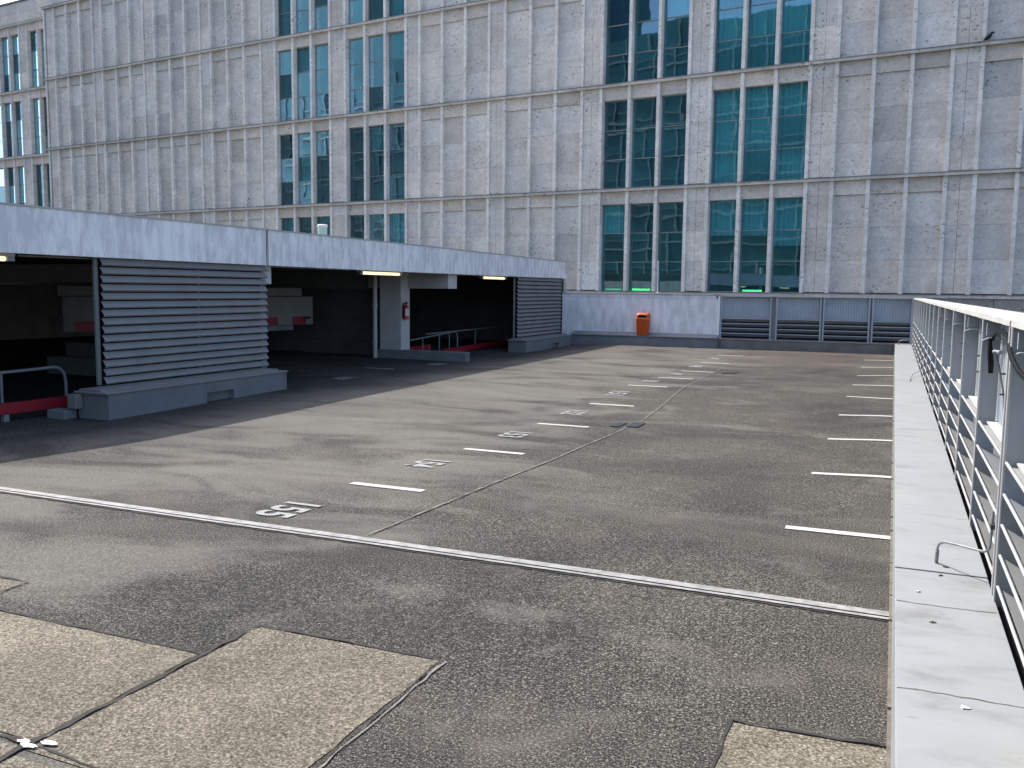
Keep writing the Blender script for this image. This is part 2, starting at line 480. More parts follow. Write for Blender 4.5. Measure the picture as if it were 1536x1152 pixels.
# valley seam with the gully grates
seam = [(-3.33, 5.25), (-3.31, 6.0), (-3.285, 6.77), (-3.29, 8.1), (-3.27, 9.8), (-3.20, 12.2), (-3.34, 14.2), (-3.50, 16.9), (-3.70, 19.5), (-3.80, 22.7), (-3.85, 26.6)]
ragged(seam, .022, 'silt', 'mortar_seam', .006, .010)
ragged([(x + .014, y) for x, y in seam], .006, 'tar', 'tar_seam', .009, .006)
ragged([(-2.1, 11.6), (-1.3, 11.63), (-.75, 11.66)], .018, 'silt', 'crack', .005)
for x0, x1, y in ((-3.46, -3.33, 11.55), (-3.25, -3.09, 11.62), (-3.53, -3.40, 20.4), (-3.36, -3.22, 20.5)):
    m = MB()
    z = zdeck((x0 + x1) / 2, y) + .006
    for k in range(6):
        yy = y + k * .07
        m.box(x0, x1, yy, yy + .045, z, z + .012)
    m.build('drain_grate', 'dark', deck)

# painted bay lines and numbers
LX = lambda k: (-2.52 - .008 * k) * U
for k in range(9):
    y = (3.835 + 1.33 * k) * U; x0 = LX(k)
    drape('bay_line', [((x0, y - .048), (x0, y + .048)), ((x0 + .42 * U, y - .052), (x0 + .42 * U, y + .046))], 'line', .007)
for k in range(9):
    y = (3.905 + 1.327 * k) * U; x0 = -.380 * U
    drape('bay_line', [((x0, y - .052), (x0, y + .048)), ((.034 * U, y - .040), (.034 * U, y + .058))], 'line', .007)
dep = None
def number(txt, X0, Y0, h, w, mat='num'):
    cu = bpy.data.curves.new('bay_number', 'FONT'); cu.body = txt; cu.size = 1.0; cu.offset = .026; cu.space_character = 1.05
    tmp = bpy.data.objects.new('bay_number', cu); C.objects.link(tmp)
    dg = bpy.context.evaluated_depsgraph_get(); dg.update()
    me = bpy.data.meshes.new_from_object(tmp.evaluated_get(dg))
    bpy.data.objects.remove(tmp)
    gx = [v.co.x for v in me.vertices]; gy = [v.co.y for v in me.vertices]
    ax, bx, ay, by = min(gx), max(gx), min(gy), max(gy)
    for v in me.vertices:
        px = X0 + (v.co.y - ay) / (by - ay) * h; py = Y0 - (v.co.x - ax) / (bx - ax) * w
        v.co = (px, py, zdeck(px, py) + .008)
    me.materials.clear(); me.materials.append(M[mat])
    o = bpy.data.objects.new('bay_number', me); C.objects.link(o); o.parent = deck
    return o
for k in range(9):
    yc = (3.835 + 1.33 * k - .62) * U
    number(str(155 - k), LX(k) - .05, yc + .23, .33, .46)
number('107', -10.15, 15.15, .34, .50, 'oldpaint')
number('108', -10.15, 19.1, .34, .50, 'oldpaint')
drape('bay_line', [((-10.86, 17.05), (-10.86, 17.15)), ((-10.12, 17.05), (-10.12, 17.15))], 'oldpaint', .007)

# ------------------------------------------------------------------ right parapet ledge and steel screen
HS = .18 * U
led = thing('parapet_ledge', 'broad low white painted concrete ledge along the right edge of the parking deck', 'parapet')
for y0, y1, zt, nm in ((2.8805 * U, 16.03 * U, HS, 'ledge_slab'), (-1.5 * U, 2.8765 * U, HS - .005, 'ledge_slab')):
    MB().box(.043 * U, .292 * U, y0, y1, -.5, zt).build(nm, 'ledge', led, bevel=.003)
MB().box(.05 * U, .288 * U, 2.8 * U, 2.95 * U, -.5, HS - .03).build('joint_filler', 'void', led)
for y in (1.975, 1.42, 2.56, 5.9, 9.7, 13.1):
    m = MB(); x = .046 * U; yy = y * U; zt = HS + (.0015 if y > 2.88 else -.0035); pr = None
    while x < .288 * U:
        nyy = yy + rnd.uniform(-.006, .008); w = rnd.uniform(.002, .006)
        if pr: m.poly([(pr[0], pr[1] - pr[2], zt), (x, nyy - w, zt), (x, nyy + w, zt), (pr[0], pr[1] + pr[2], zt)], [(0, 1, 2, 3)])
        pr = (x, nyy, w); x += .03; yy = nyy
    m.build('hairline_crack', 'tarl', led)
# old filler bead where the asphalt meets the ledge
m = MB()
for i in range(120):
    y = 1.5 + i * .22
    m.box(.034 * U, .0445 * U, y, y + .22, -.1, .022 + rnd.uniform(-.006, .008))
m.build('filler_bead', 'tarl', led)
# small litter lying on the ledge
for i, (x, y, s, lb) in enumerate(((.10, 2.66, .016, 'small pale pebble nearest the camera side of the ledge joint'), (.165, 2.845, .02, 'dark flat leaf scrap just on the near side of the ledge joint'),
                                   (.185, 2.935, .022, 'curled grey leaf scrap lying by the foot of the bent pipe'), (.13, 2.42, .018, 'brown leaf scrap near the first hairline crack'), (.17, 1.93, .03, 'white crumpled scrap beside the crack at the front of the ledge'))):
    z0 = HS + (.001 if y > 2.88 else -.004)
    m = MB(); n = 9
    top = [(x * U + math.cos(a) * s * .62 * rnd.uniform(.4, 1.4), y * U + math.sin(a) * s * .62 * rnd.uniform(.4, 1.1), z0 + rnd.uniform(.001, .008)) for a in [2 * math.pi * i / n for i in range(n)]]
    bot = [(p[0] * .999 + x * U * .001, p[1], z0) for p in top]
    m.loft([bot, top])
    o = m.build('debris', 'white' if 'white' in lb or 'pale' in lb else 'leaf'); tag(o, lb, 'debris', 'scraps lying on the ledge')

scr = thing('louvred_screen', 'pale grey steel fin and louvre screen running along the right ledge', 'fence')
XF, XB = .290 * U, .345 * U
fins = [.96, 1.81, 2.665, 2.72, 3.51, 4.37, 5.21, 6.07] + [6.07 + .848 * i for i in range(1, 12)]
ZB, ZT = .165 * U, .918 * U
mfin = MB().box(XF + .004, XB, -.005, .005, ZB, ZT).build('post_fin', 'fin', scr)
medge = MB().tube([(XF, 0, ZB), (XF, 0, ZT)], .0085, 12).build('edge_bar', 'edge', scr, smooth=True)
mfin.location.y = medge.location.y = fins[0] * U
for y in fins[1:]:
    for q in (mfin, medge):
        o = q.copy(); C.objects.link(o); o.parent = scr; o.location.y = y * U
bays = [(a, b) for a, b in zip(fins, fins[1:]) if b - a > .3]
for a, b in bays:
    y0, y1 = a * U + .012, b * U - .012
    m = MB(); ml = MB()
    for zl in (.560, .474, .391, .308, .222):
        z = zl * U
        ml.tube([(XF + .008, y0, z - .003), (XF + .008, y1, z - .003)], .0075, 10)
        if zl < .55:
            m.prism([(XF + .030, 0, z - .020), (XF + .030, 0, z - .016), (.372 * U, 0, z - .076), (.372 * U, 0, z - .080)], (0, y0, 0), (0, y1, 0))
        else:
            m.box(XF + .030, XB - .012, y0, y1, z - .028, z - .022)
    m.build('louvre_blade', 'blade', scr); ml.build('blade_lip', 'edge', scr, smooth=True)
    # sill and corrugated panel above the blades
    MB().box(.318 * U, .352 * U, y0 + .004, y1 - .004, .556 * U, .5615 * U).build('sill', 'cap', scr)
    mc = MB(); n = int((y1 - y0) / .075); p = (y1 - y0) / n; prof = []
    for i in range(n):
        yy = y0 + i * p
        prof += [(XB + .028, yy), (XB + .028, yy + p * .42), (XB + .012, yy + p * .55), (XB + .012, yy + p * .87)]
    prof.append((XB + .028, y1))
    for (xa, ya), (xb, yb) in zip(prof, prof[1:]):
        mc.poly([(xa, ya, .562 * U), (xb, yb, .562 * U), (xb, yb, .905 * U), (xa, ya, .905 * U)], [(0, 1, 2, 3)])
    mc.build('corrugated_panel', 'corr', scr)
    MB().box(.43 * U, .433 * U, y0, y1, .02 * U, .52 * U).build('outer_sheet', 'blade', scr)
    # brackets and pins on the near face of the far fin
    yf = y1
    mk = MB(); zz = .853 * U
    mk.prism([(XF - .004, 0, zz - .014), (XF + .026, 0, zz), (XB + .010, 0, zz), (XB + .010, 0, zz - .006), (XF + .028, 0, zz - .006), (XF - .002, 0, zz - .020)], (0, yf - .055, 0), (0, yf, 0))
    mk.box(XF + .045, XB + .008, yf - .022, yf - .004, .903 * U, .909 * U)
    mk.box(XB + .004, XB + .012, yf - .022, yf - .004, .856 * U, .909 * U)
    mk.box(XF + .010, XF + .013, yf - .10, yf - .07, .862 * U, .905 * U)
    mk.build('bracket', 'fin', scr)
    mp = MB()
    for zq in (.785, .728):
        mp.tube([(XF - .018, y0 + .09, zq * U), (XF + .022, y0 + .09, zq * U)], .005, 8)
    mp.box(XF + .016, XF + .026, y0 + .07, y0 + .082, .64 * U, .86 * U)
    mp.build('fixing_pin', 'dark', scr)
    if b < 2.7 or b > 3:
        MB().box(XF + .016, XF + .05, y0 + .03, y0 + .037, .60 * U, .865 * U).build('edge_strip', 'corr', scr)
MB().box(XF - .004, .40 * U, -.5 * U, 16.0 * U, .02 * U, .150 * U).build('base_channel', 'void', scr)
# coping with slightly dented edge, in lengths with open joints
for y0, y1 in ((-1.0, 1.9), (1.91, 2.69), (2.705, 9.0), (9.01, 16.1)):
    m = MB(); rows = []
    for y in frange(y0, y1, .12):
        j = [rnd.uniform(-.004, .004) for _ in range(3)]
        rows.append([(.286 * U + j[0], y * U, .918 * U), (.286 * U + j[0], y * U, .9345 * U + j[1]), (.34 * U, y * U, .937 * U + j[2] * .5), (.455 * U, y * U, .934 * U), (.455 * U, y * U, .918 * U)])
    m.loft(rows).build('coping', 'cap', scr)

p = thing('bent_pipe', 'thin bent grey pipe looping from a screen post down onto the white ledge', 'pipe')
pts = [(.284 * U, 2.775 * U, .40 * U), (.282 * U, 2.772 * U, .33 * U)] + arc((.281 * U, 2.772 * U, .305 * U), (.280 * U, 2.772 * U, .280 * U), (.262 * U, 2.80 * U, .277 * U)) + \
    [(.215 * U, 2.855 * U, .272 * U)] + arc((.185 * U, 2.89 * U, .268 * U), (.160 * U, 2.915 * U, .266 * U), (.159 * U, 2.945 * U, .235 * U)) + [(.159 * U, 2.975 * U, HS - .001)]
MB().tube(pts, .0065, 10).build('pipe', 'galv', p, smooth=True)
MB().tube([(.159 * U, 2.948 * U, .225 * U), (.159 * U, 2.974 * U, HS)], .0095, 10).build('sleeve', 'galv', p, smooth=True)
MB().box(.278 * U, .292 * U, 2.755 * U, 2.785 * U, .352 * U, .366 * U).build('clip', 'dark', p)
p = thing('bent_pipe', 'small bent pipe at the far end of the white ledge beside the end screen', 'pipe')
MB().tube([(.285 * U, 15.7 * U, .22 * U)] + arc((.25 * U, 15.7 * U, .262 * U), (.10 * U, 15.72 * U, .27 * U), (.10 * U, 15.75 * U, .23 * U)) + [(.10 * U, 15.8 * U, HS)], .012, 8).build('pipe', 'galv', p, smooth=True)
w = MB().tube([(.175 * U, 9.2 * U, HS + .004), (.185 * U, 9.5 * U, HS + .02), (.21 * U, 9.75 * U, HS + .05), (.26 * U, 9.95 * U, HS + .06), (.292 * U, 10.1 * U, .24 * U)], .004, 6).build('loose_wire', 'dark', smooth=True)
tag(w, 'thin loose wire curling up from the ledge near its far end', 'wire')

hose = thing('cable_hose', 'thick black cable arching over a bracket at the top of the right screen', 'cable')
hp = [(.318, 3.46, .850), (.316, 3.40, .866), (.312, 3.30, .880), (.308, 3.18, .888), (.305, 3.05, .8905), (.301, 2.93, .887), (.297, 2.83, .879), (.289, 2.72, .867), (.281, 2.62, .855), (.279, 2.53, .838), (.279, 2.43, .824), (.280, 2.33, .816), (.282, 2.15, .808), (.284, 1.85, .802)]
hv = [Vector(q) * U for q in hp]
hs = [hv[0]]
for i in range(len(hv) - 1):
    p0, p1, p2, p3 = hv[max(i - 1, 0)], hv[i], hv[i + 1], hv[min(i + 2, len(hv) - 1)]
    for t in (.25, .5, .75, 1.0):
        hs.append(.5 * ((2 * p1) + (p2 - p0) * t + (2 * p0 - 5 * p1 + 4 * p2 - p3) * t * t + (3 * p1 - p0 - 3 * p2 + p3) * t ** 3))
MB().tube(hs, .0115, 14).build('hose', 'black', hose, smooth=True)
st = thing('hanging_strap', 'flat dark rubber strap hanging from the bracket below the black cable', 'strap')
MB().tube([Vector(q) * U for q in ((.306, 3.44, .853), (.309, 3.43, .80), (.313, 3.43, .77), (.314, 3.43, .735))], [.010, .016, .017, .014], 10).build('strap', 'black', st, smooth=True)
MB().tube([Vector(q) * U for q in ((.31, 3.3, .815), (.312, 3.2, .79), (.318, 3.05, .70), (.32, 3.0, .63))], .005, 8).build('thin_lead', 'black', st, smooth=True)
MB().tube([(.31 * U, 3.32 * U, .815 * U), (.325 * U, 3.28 * U, .815 * U)], .012, 10).build('clamp', 'galv', st, smooth=True)

# ------------------------------------------------------------------ end wall, end screen
YW = 16.2 * U
wall = thing('end_wall', 'white rendered parapet wall at the far end of the parking deck', 'wall')
MB().box(-5.86 * U, -2.865 * U, YW, YW + .30, -.6, .938 * U).build('wall', 'render', wall, bevel=.01)
MB().box(-5.86 * U, -2.85 * U, YW - .035, YW + .33, .938 * U, .953 * U).build('coping', 'cap', wall)
MB().box(-5.86 * U, -2.90 * U, YW - .012, YW - .001, .885 * U, .938 * U).build('top_band', 'render', wall)
MB().box(-2.925 * U, -2.865 * U, YW - .012, YW - .001, .21 * U, .938 * U).build('end_band', 'render', wall)
MB().box(-5.6 * U, -2.85 * U, YW - .30, YW - .001, -.6, .165 * U).build('plinth', 'conc', wall, bevel=.01)
MB().box(-5.6 * U, -2.84 * U, YW - .33, YW - .001, .166 * U, .186 * U).build('plinth_cap', 'conc', wall, bevel=.008)
MB().prism([(0, YW - .26, .187 * U), (0, YW - .002, .187 * U), (0, YW - .002, .238 * U)], (-5.6 * U, 0, 0), (-2.87 * U, 0, 0)).build('flashing', 'louv', wall)
c = MB().box(-4.07 * U, -3.73 * U, YW - .05, YW + .36, .954 * U, .966 * U).build('coping_plate', 'cap', bevel=.004)
tag(c, 'flat pale metal plate on the white end wall at the foot of the thin pole', 'plate')
c = MB().box(-3.03 * U, -2.86 * U, YW - .05, YW + .36, .954 * U, .968 * U).build('coping_plate', 'cap', bevel=.004)
tag(c, 'short bright metal plate over the right end of the white end wall', 'plate')
po = thing('thin_pole', 'slender white pole standing on the white end wall before the windows', 'pole')
MB().tube([(-4.025 * U, YW + .15, .966 * U), (-4.03 * U, YW + .15, 1.56 * U)], .016, 10).build('pole', 'white', po, smooth=True)
MB().tube([(-4.025 * U, YW + .15, .966 * U), (-4.025 * U, YW + .15, .985 * U)], .05, 12).build('foot', 'white', po)

es = thing('louvred_screen', 'blue grey ribbed and louvred screen closing the far end beside the white wall', 'fence')
YS = YW + .10
MB().box(-2.85 * U, .04 * U, YW - .22, YW + .3, -.6, .16 * U).build('plinth', 'concd', es, bevel=.01)
MB().box(-2.85 * U, .04 * U, YW - .235, YW + .3, .161 * U, .182 * U).build('plinth_cap', 'louv', es)
MB().box(-2.86 * U, .34 * U, YS - .09, YS + .14, .921 * U, .938 * U).build('coping', 'cap', es)
posts = [-2.845, -1.985, -1.885, -1.155, -1.105, -.38, -.325, .275]
for x in posts:
    MB().box(x * U - .02, x * U + .02, YS - .075, YS + .03, .182 * U, .920 * U).build('post', 'corr', es)
for a, b in ((-1.985, -1.885), (-1.155, -1.105), (-.38, -.325)):
    MB().box(a * U + .021, b * U - .021, YS - .02, YS + .02, .182 * U, .92 * U).build('web_plate', 'louv', es)
for a, b in ((-2.845, -1.985), (-1.885, -1.155), (-1.105, -.38), (-.325, .275)):
    x0, x1 = a * U + .021, b * U - .021
    mc = MB(); n = int((x1 - x0) / .075); q = (x1 - x0) / n; prof = []
    for i in range(n):
        xx = x0 + i * q; prof += [(xx, YS + .02), (xx + q * .5, YS + .02), (xx + q * .62, YS + .036), (xx + q * .88, YS + .036)]
    prof.append((x1, YS + .02))
    for (xa, ya), (xb, yb) in zip(prof, prof[1:]):
        mc.poly([(xa, ya, .545 * U), (xb, yb, .545 * U), (xb, yb, .92 * U), (xa, ya, .92 * U)], [(0, 1, 2, 3)])
    mc.build('corrugated_panel', 'corr', es)
    m = MB(); ml = MB()
    for z in (.535, .447, .360, .272):
        z *= U
        ml.box(x0, x1, YS - .062, YS - .046, z - .010, z + .012)
        m.prism([(0, YS - .045, z - .012), (0, YS - .045, z - .006), (0, YS + .10, z - .10), (0, YS + .10, z - .106)], (x0, 0, 0), (x1, 0, 0))
    m.build('louvre_blade', 'fin', es); ml.build('blade_lip', 'corr', es)
MB().box(-2.85 * U, .28 * U, YS + .16, YS + .18, .182 * U, .54 * U).build('back_sheet', 'void', es)
gr = MB()
for i in range(9):
    a = rnd.uniform(0, 6.28); x, y = -1.72 * U + rnd.uniform(-.06, .06), YS - .12
    gr.tube([(x, y, .183 * U), (x + .05 * math.cos(a), y + .03 * math.sin(a), .21 * U), (x + .14 * math.cos(a), y + .03 * math.sin(a), .215 * U + rnd.uniform(0, .05))], [.004, .003, .001], 5)
tag(gr.build('dry_twig', 'leaf'), 'small dry twig caught on the plinth of the end screen', 'twig')

# litter bin on the white wall
def rrect(cx, cy, z, w, d, r, n=5):
    pts = []
    for sx, sy, a0 in ((1, 1, 0), (-1, 1, 90), (-1, -1, 180), (1, -1, 270)):
        for i in range(n + 1):
            a = R(a0 + 90 * i / n); pts.append((cx + sx * (w / 2 - r) + r * math.cos(a), cy + sy * (d / 2 - r) + r * math.sin(a), z))
    return pts
bn = thing('litter_bin', 'orange plastic litter bin mounted on the white end wall', 'litter bin')
bx, by = -4.235 * U, YW - .19
MB().loft([rrect(bx, by + .03, .30, .33, .25, .06), rrect(bx, by + .02, .33, .365, .28, .07), rrect(bx, by, .86, .43, .33, .08)]).build('body', 'orange', bn, smooth=True)
MB().loft([rrect(bx, by, .858, .455, .355, .09), rrect(bx, by, .905, .455, .355, .09)]).build('rim', 'orangel', bn, smooth=True)
rings = []
for i in range(7):
    t = i / 6; a = t * math.pi / 2
    sc = math.cos(a) ** .5 if t < 1 else .25
    rings.append([(bx + (px - bx) * (.55 + .45 * sc) , by + .02 + (py - by) * sc * .93 + .03 * t, .906 + .155 * math.sin(a)) for px, py, _ in rrect(bx, by, 0, .445, .33, .09)])
MB().loft(rings).build('hood', 'orange', bn, smooth=True)
mo = [(bx - .15, .915), (bx + .15, .915), (bx + .14, .965), (bx + .09, .99), (bx - .09, .99), (bx - .14, .965)]
MB().prism([(x, 0, z) for x, z in mo], (0, by - .168, 0), (0, by - .12, 0)).build('opening', 'void', bn)
MB().box(bx - .06, bx + .06, by + .16, YW - .003, .5, .85).build('mounting_plate', 'galv', bn)

# ------------------------------------------------------------------ covered garage on the left
XG = -5.84 * U
gar = thing('covered_garage', 'low covered garage with a long white fascia on the left of the deck', 'garage')
m = MB(); rows = []
for y in frange(-2.0, 16.30, .5):
    t = max(0, min(1, (y - 4) / 12)); zt = U * (1.560 + .012 * math.sin(t * math.pi) - .020 * t * t); zb = U * (1.225 - .010 * math.sin(t * math.pi))
    rows.append([(XG, y * U, zb), (XG, y * U, zt), (XG - .22, y * U, zt), (XG - .22, y * U, zb)])
m.loft(rows).build('fascia', 'fascia', gar)
rows2 = [[(XG + .018, r[1][1], r[1][2] + .001), (XG + .018, r[1][1], r[1][2] + .022), (XG - .26, r[1][1], r[1][2] + .022), (XG - .26, r[1][1], r[1][2] + .001)] for r in rows]
MB().loft(rows2).build('roof_trim', 'cap', gar)
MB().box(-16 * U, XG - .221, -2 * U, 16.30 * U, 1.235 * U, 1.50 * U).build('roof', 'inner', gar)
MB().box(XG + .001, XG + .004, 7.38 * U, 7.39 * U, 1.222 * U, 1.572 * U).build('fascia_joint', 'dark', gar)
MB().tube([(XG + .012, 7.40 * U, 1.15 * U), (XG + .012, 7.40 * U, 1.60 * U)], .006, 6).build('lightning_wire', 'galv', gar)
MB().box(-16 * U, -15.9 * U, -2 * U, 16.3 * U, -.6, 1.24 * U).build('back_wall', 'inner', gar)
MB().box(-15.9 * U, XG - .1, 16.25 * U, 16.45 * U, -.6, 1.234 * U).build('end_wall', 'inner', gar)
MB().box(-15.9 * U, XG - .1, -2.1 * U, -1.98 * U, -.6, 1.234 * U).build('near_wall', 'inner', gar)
MB().box(XG - .06, XG - .03, 16.30 * U, 16.34 * U, .95 * U, 1.24 * U).build('end_post', 'white', gar)
MB().box(-7.3 * U, -5.95 * U, 11.60 * U, 11.88 * U, 1.003 * U, 1.234 * U).build('beam', 'column', gar, bevel=.01)
MB().box(-15.8 * U, -7.301 * U, 11.62 * U, 11.86 * U, .985 * U, 1.234 * U).build('beam', 'conc', gar)
MB().box(-15.8 * U, -5.97 * U, 7.42 * U, 7.62 * U, 1.03 * U, 1.234 * U).build('beam', 'column', gar, bevel=.01)
MB().box(-15.9 * U, XG - .05, 16.455 * U, 16.47 * U, -.6, 1.3 * U).build('end_cladding', 'render', gar)
MB().box(-15.9 * U, XG - .27, -2 * U, 16.30 * U, 1.501 * U, 1.51 * U).build('roof_surface', 'roofing', gar)
MB().box(-6.98 * U, -6.62 * U, 11.40 * U, 11.66 * U, -.3, 1.233 * U).build('column', 'column', gar, bevel=.012)
MB().box(-7.02 * U, -5.56 * U, 11.38 * U, 11.52 * U, -.3, .105 * U).build('kerb_wall', 'conc', gar, bevel=.01)
dpx, dpy = -7.02 * U, 11.33 * U
MB().tube([(dpx, dpy, -.05), (dpx, dpy, 1.235 * U)], .058, 14).build('downpipe', 'column', gar, smooth=True)
MB().tube([(dpx, dpy, .72 * U), (dpx, dpy, .775 * U)], .070, 14).build('pipe_collar', 'column', gar, smooth=True)
MB().tube([(dpx, dpy, .20 * U), (dpx, dpy, .23 * U)], .066, 14).build('pipe_collar', 'column', gar, smooth=True)
# ribbed dark partition behind the middle opening and far opening
mw = MB()
for z0, z1, dx in ((-.3, .19, .00), (.195, .35, .03), (.36, .545, .05), (.56, 1.0, .07)):
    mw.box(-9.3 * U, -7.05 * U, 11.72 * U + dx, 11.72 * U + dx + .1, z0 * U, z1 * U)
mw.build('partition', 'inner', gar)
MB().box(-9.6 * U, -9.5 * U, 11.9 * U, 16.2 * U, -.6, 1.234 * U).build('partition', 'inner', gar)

def louvre(y0, y1, mid):
    """chevron slatted screen on a concrete plinth"""
    xl = -5.885 * U
    s = MB(); n = 15; z0, z1 = .185 * U, 1.215 * U; pz = (z1 - z0) / n
    for i in range(n):
        z = z0 + i * pz
        s.prism([(xl - .014, 0, z + pz * .98), (xl + .042, 0, z + pz * .34), (xl + .042, 0, z + pz * .28), (xl + .012, 0, z + pz * .13), (xl + .010, 0, z + pz * .16), (xl + .036, 0, z + pz * .31), (xl - .020, 0, z + pz * .99)], (0, y0, 0), (0, y1, 0))
    sc = s.build('louvre_screen', 'louv', gar)
    f = MB(); f.box(xl - .10, xl - .062, y0 - .05, y0 + .01, .19 * U, 1.222 * U)
    for q in (mid, y1 - .04): f.box(xl - .075, xl - .061, q - .03, q + .03, .19 * U, 1.22 * U)
    for i in range(n): f.box(xl - .02, xl + .037, mid - .012, mid + .012, z0 + (i + .26) * pz, z0 + (i + .40) * pz)
    f.box(xl - .10, xl - .05, y0 - .05, y1, 1.216 * U, 1.224 * U)
    f.build('frame', 'louv', sc)
    MB().box(xl - .12, xl - .105, y0, y1, .19 * U, 1.22 * U).build('back_sheet', 'void', sc)
XP = -5.60 * U
louvre(5.36 * U, 7.42 * U, 6.5 * U)
def plinth(y0, y1, ny0, ny1):
    xb = -5.92 * U
    m = MB().box(xb, XP, y0, ny0, -.4, .150 * U).box(xb, XP, ny1, y1, -.4, .150 * U).box(xb, XP, ny0 + .0005, ny1 - .0005, .055 * U, .1495 * U).box(xb, XP - .10, ny0 + .0005, ny1 - .0005, -.4, .0545 * U)
    pl = m.build('plinth', 'conc', gar)
    MB().box(xb - .02, XP + .025, y0 - .06, y1 + .02, .151 * U, .166 * U).build('plinth_cap', 'louv', pl, bevel=.006)
    MB().box(xb + .04, XP - .12, y0 - .02, y1 - .08, .1665 * U, .183 * U).build('cap_rail', 'louv', pl)
plinth(5.13 * U, 7.36 * U, 6.22 * U, 6.58 * U)
louvre(14.02 * U, 16.18 * U, 15.2 * U)
plinth(13.75 * U, 16.02 * U, 15.0 * U, 15.35 * U)

# things inside and under the garage roof
def lamp(y0, y1, label):
    t = thing('ceiling_lamp', label, 'lamp', 'fluorescent lamps under the garage roof')
    x, z = XG - .26, 1.19 * U
    MB().box(x - .06, x + .06, y0, y1, z + .02, z + .062).build('housing', 'white', t, bevel=.01)
    MB().tube([(x + .01, y0 + .12, z - .012), (x + .01, y1 - .12, z - .012)], .03, 12).build('tube', 'tube', t, smooth=True)
    for yy in (y0 + .05, y1 - .05): MB().box(x - .045, x + .045, yy - .05, yy + .05, z - .04, z + .02).build('end_cap', 'galv', t)
lamp(3.35 * U, 4.66 * U, 'lit fluorescent lamp at the left edge of the picture under the garage roof')
lamp(9.30 * U, 10.32 * U, 'lit fluorescent lamp above the grey downpipe under the garage roof')
lamp(12.78 * U, 13.75 * U, 'lit fluorescent lamp nearest the far louvred panel under the garage roof')
for a, b in ((4.7, 5.35), (7.45, 9.1), (10.4, 12.7)):
    MB().tube([(XG - .245, a * U, 1.212 * U), (XG - .245, b * U, 1.212 * U)], .014, 8).build('conduit', 'galv', gar)

ex = thing('fire_extinguisher', 'red fire extinguisher hanging on the pale garage column', 'fire extinguisher')
ex_x, ex_y = -6.62 * U + .085, 11.46 * U
MB().tube([(ex_x, ex_y, .96), (ex_x, ex_y, .975), (ex_x, ex_y, 1.27), (ex_x, ex_y, 1.31), (ex_x, ex_y, 1.335)], [.06, .075, .075, .055, .03], 18).build('cylinder', 'redx', ex, smooth=True)
MB().tube([(ex_x, ex_y, 1.335), (ex_x, ex_y, 1.40)], .022, 10).box(ex_x - .02, ex_x + .07, ex_y - .012, ex_y + .012, 1.395, 1.415).box(ex_x - .02, ex_x + .06, ex_y - .01, ex_y + .01, 1.36, 1.372).build('valve', 'black', ex)
MB().tube([(ex_x, ex_y - .02, 1.37)] + arc((ex_x - .01, ex_y - .06, 1.38), (ex_x - .02, ex_y - .11, 1.36), (ex_x - .02, ex_y - .09, 1.26)) + [(ex_x - .02, ex_y - .085, 1.02)], .011, 8).build('hose', 'black', ex, smooth=True)
lb = MB()
for k in range(6):
    a0, a1 = R(-75 + k * 24), R(-75 + (k + 1) * 24)
    lb.poly([(ex_x + .0765 * math.cos(a), ex_y + .0765 * math.sin(a), z) for a, z in ((a0, 1.06), (a1, 1.06), (a1, 1.235), (a0, 1.235))], [(0, 1, 2, 3)])
lb.build('label_sticker', 'white', ex)
MB().box(-6.62 * U + .001, -6.62 * U + .012, ex_y - .04, ex_y + .04, 1.0, 1.38).build('wall_bracket', 'dark', ex)

def handrail(x, ya, yb, za, zb, posts, label, foot=-.15):
    t = thing('handrail', label, 'handrail', 'tubular handrails in the garage')
    path = [(x, ya, za)] + [(x, ya + (yb - ya) * .9, za + (zb - za) * .9)] + arc((x, yb - .22, zb), (x, yb, zb), (x, yb, zb - .25)) + [(x, yb, foot)]
    MB().tube(path, .022, 10).build('rail', 'conc', t, smooth=True)
    for q in posts:
        zq = za + (zb - za) * (q - ya) / (yb - ya)
        MB().tube([(x, q, foot), (x, q, zq)], .018, 8).build('post', 'conc', t, smooth=True)
handrail(-6.25 * U, 3.2 * U, 5.30 * U, .30 * U, .335 * U, (4.0 * U, 4.72 * U), 'grey tube handrail at the left edge beside the big louvred panel')
handrail(-6.7 * U, 11.75 * U, 13.40 * U, .22 * U, .30 * U, (12.2 * U, 12.75 * U), 'grey tube handrail just right of the fire extinguisher column')
handrail(-6.75 * U, 12.4 * U, 15.55 * U, .29 * U, .315 * U, (13.2 * U, 14.2 * U), 'longer grey tube handrail reaching the far louvred panel')
def guard(x, y0, y1, z0, z1, label, posts):
    t = thing('guard_beam', label, 'guard beam', 'red guard beams in the garage')
    MB().prism([(x - .04, y0, z0), (x + .04, y0, z0), (x + .04, y0, z0 + .15), (x - .04, y0, z0 + .15)], (0, 0, 0), (0, y1 - y0, z1 - z0)).build('beam', 'red', t, bevel=.006)
    MB().box(x - .042, x + .042, y1 + .001, y1 + .03, z1 - .003, z1 + .153).build('end_cap', 'pink', t)
    for q in posts: MB().box(x - .03, x + .03, q - .04, q + .04, -.35, z0 + (z1 - z0) * (q - y0) / (y1 - y0) - .001).build('post', 'galv', t)
guard(-6.2 * U, 3.3 * U, 5.40 * U, .03, .015, 'red steel guard beam at the left edge beside the big louvred panel', (4.7 * U, 5.28 * U))
guard(-6.55 * U, 12.6 * U, 15.52 * U, -.06, .0, 'red steel guard beam before the far louvred panel', (13.3 * U, 15.4 * U))
guard(-6.9 * U, 11.9 * U, 12.75 * U, .02, .03, 'short dark red guard beam behind the low kerb wall', (12.6 * U,))

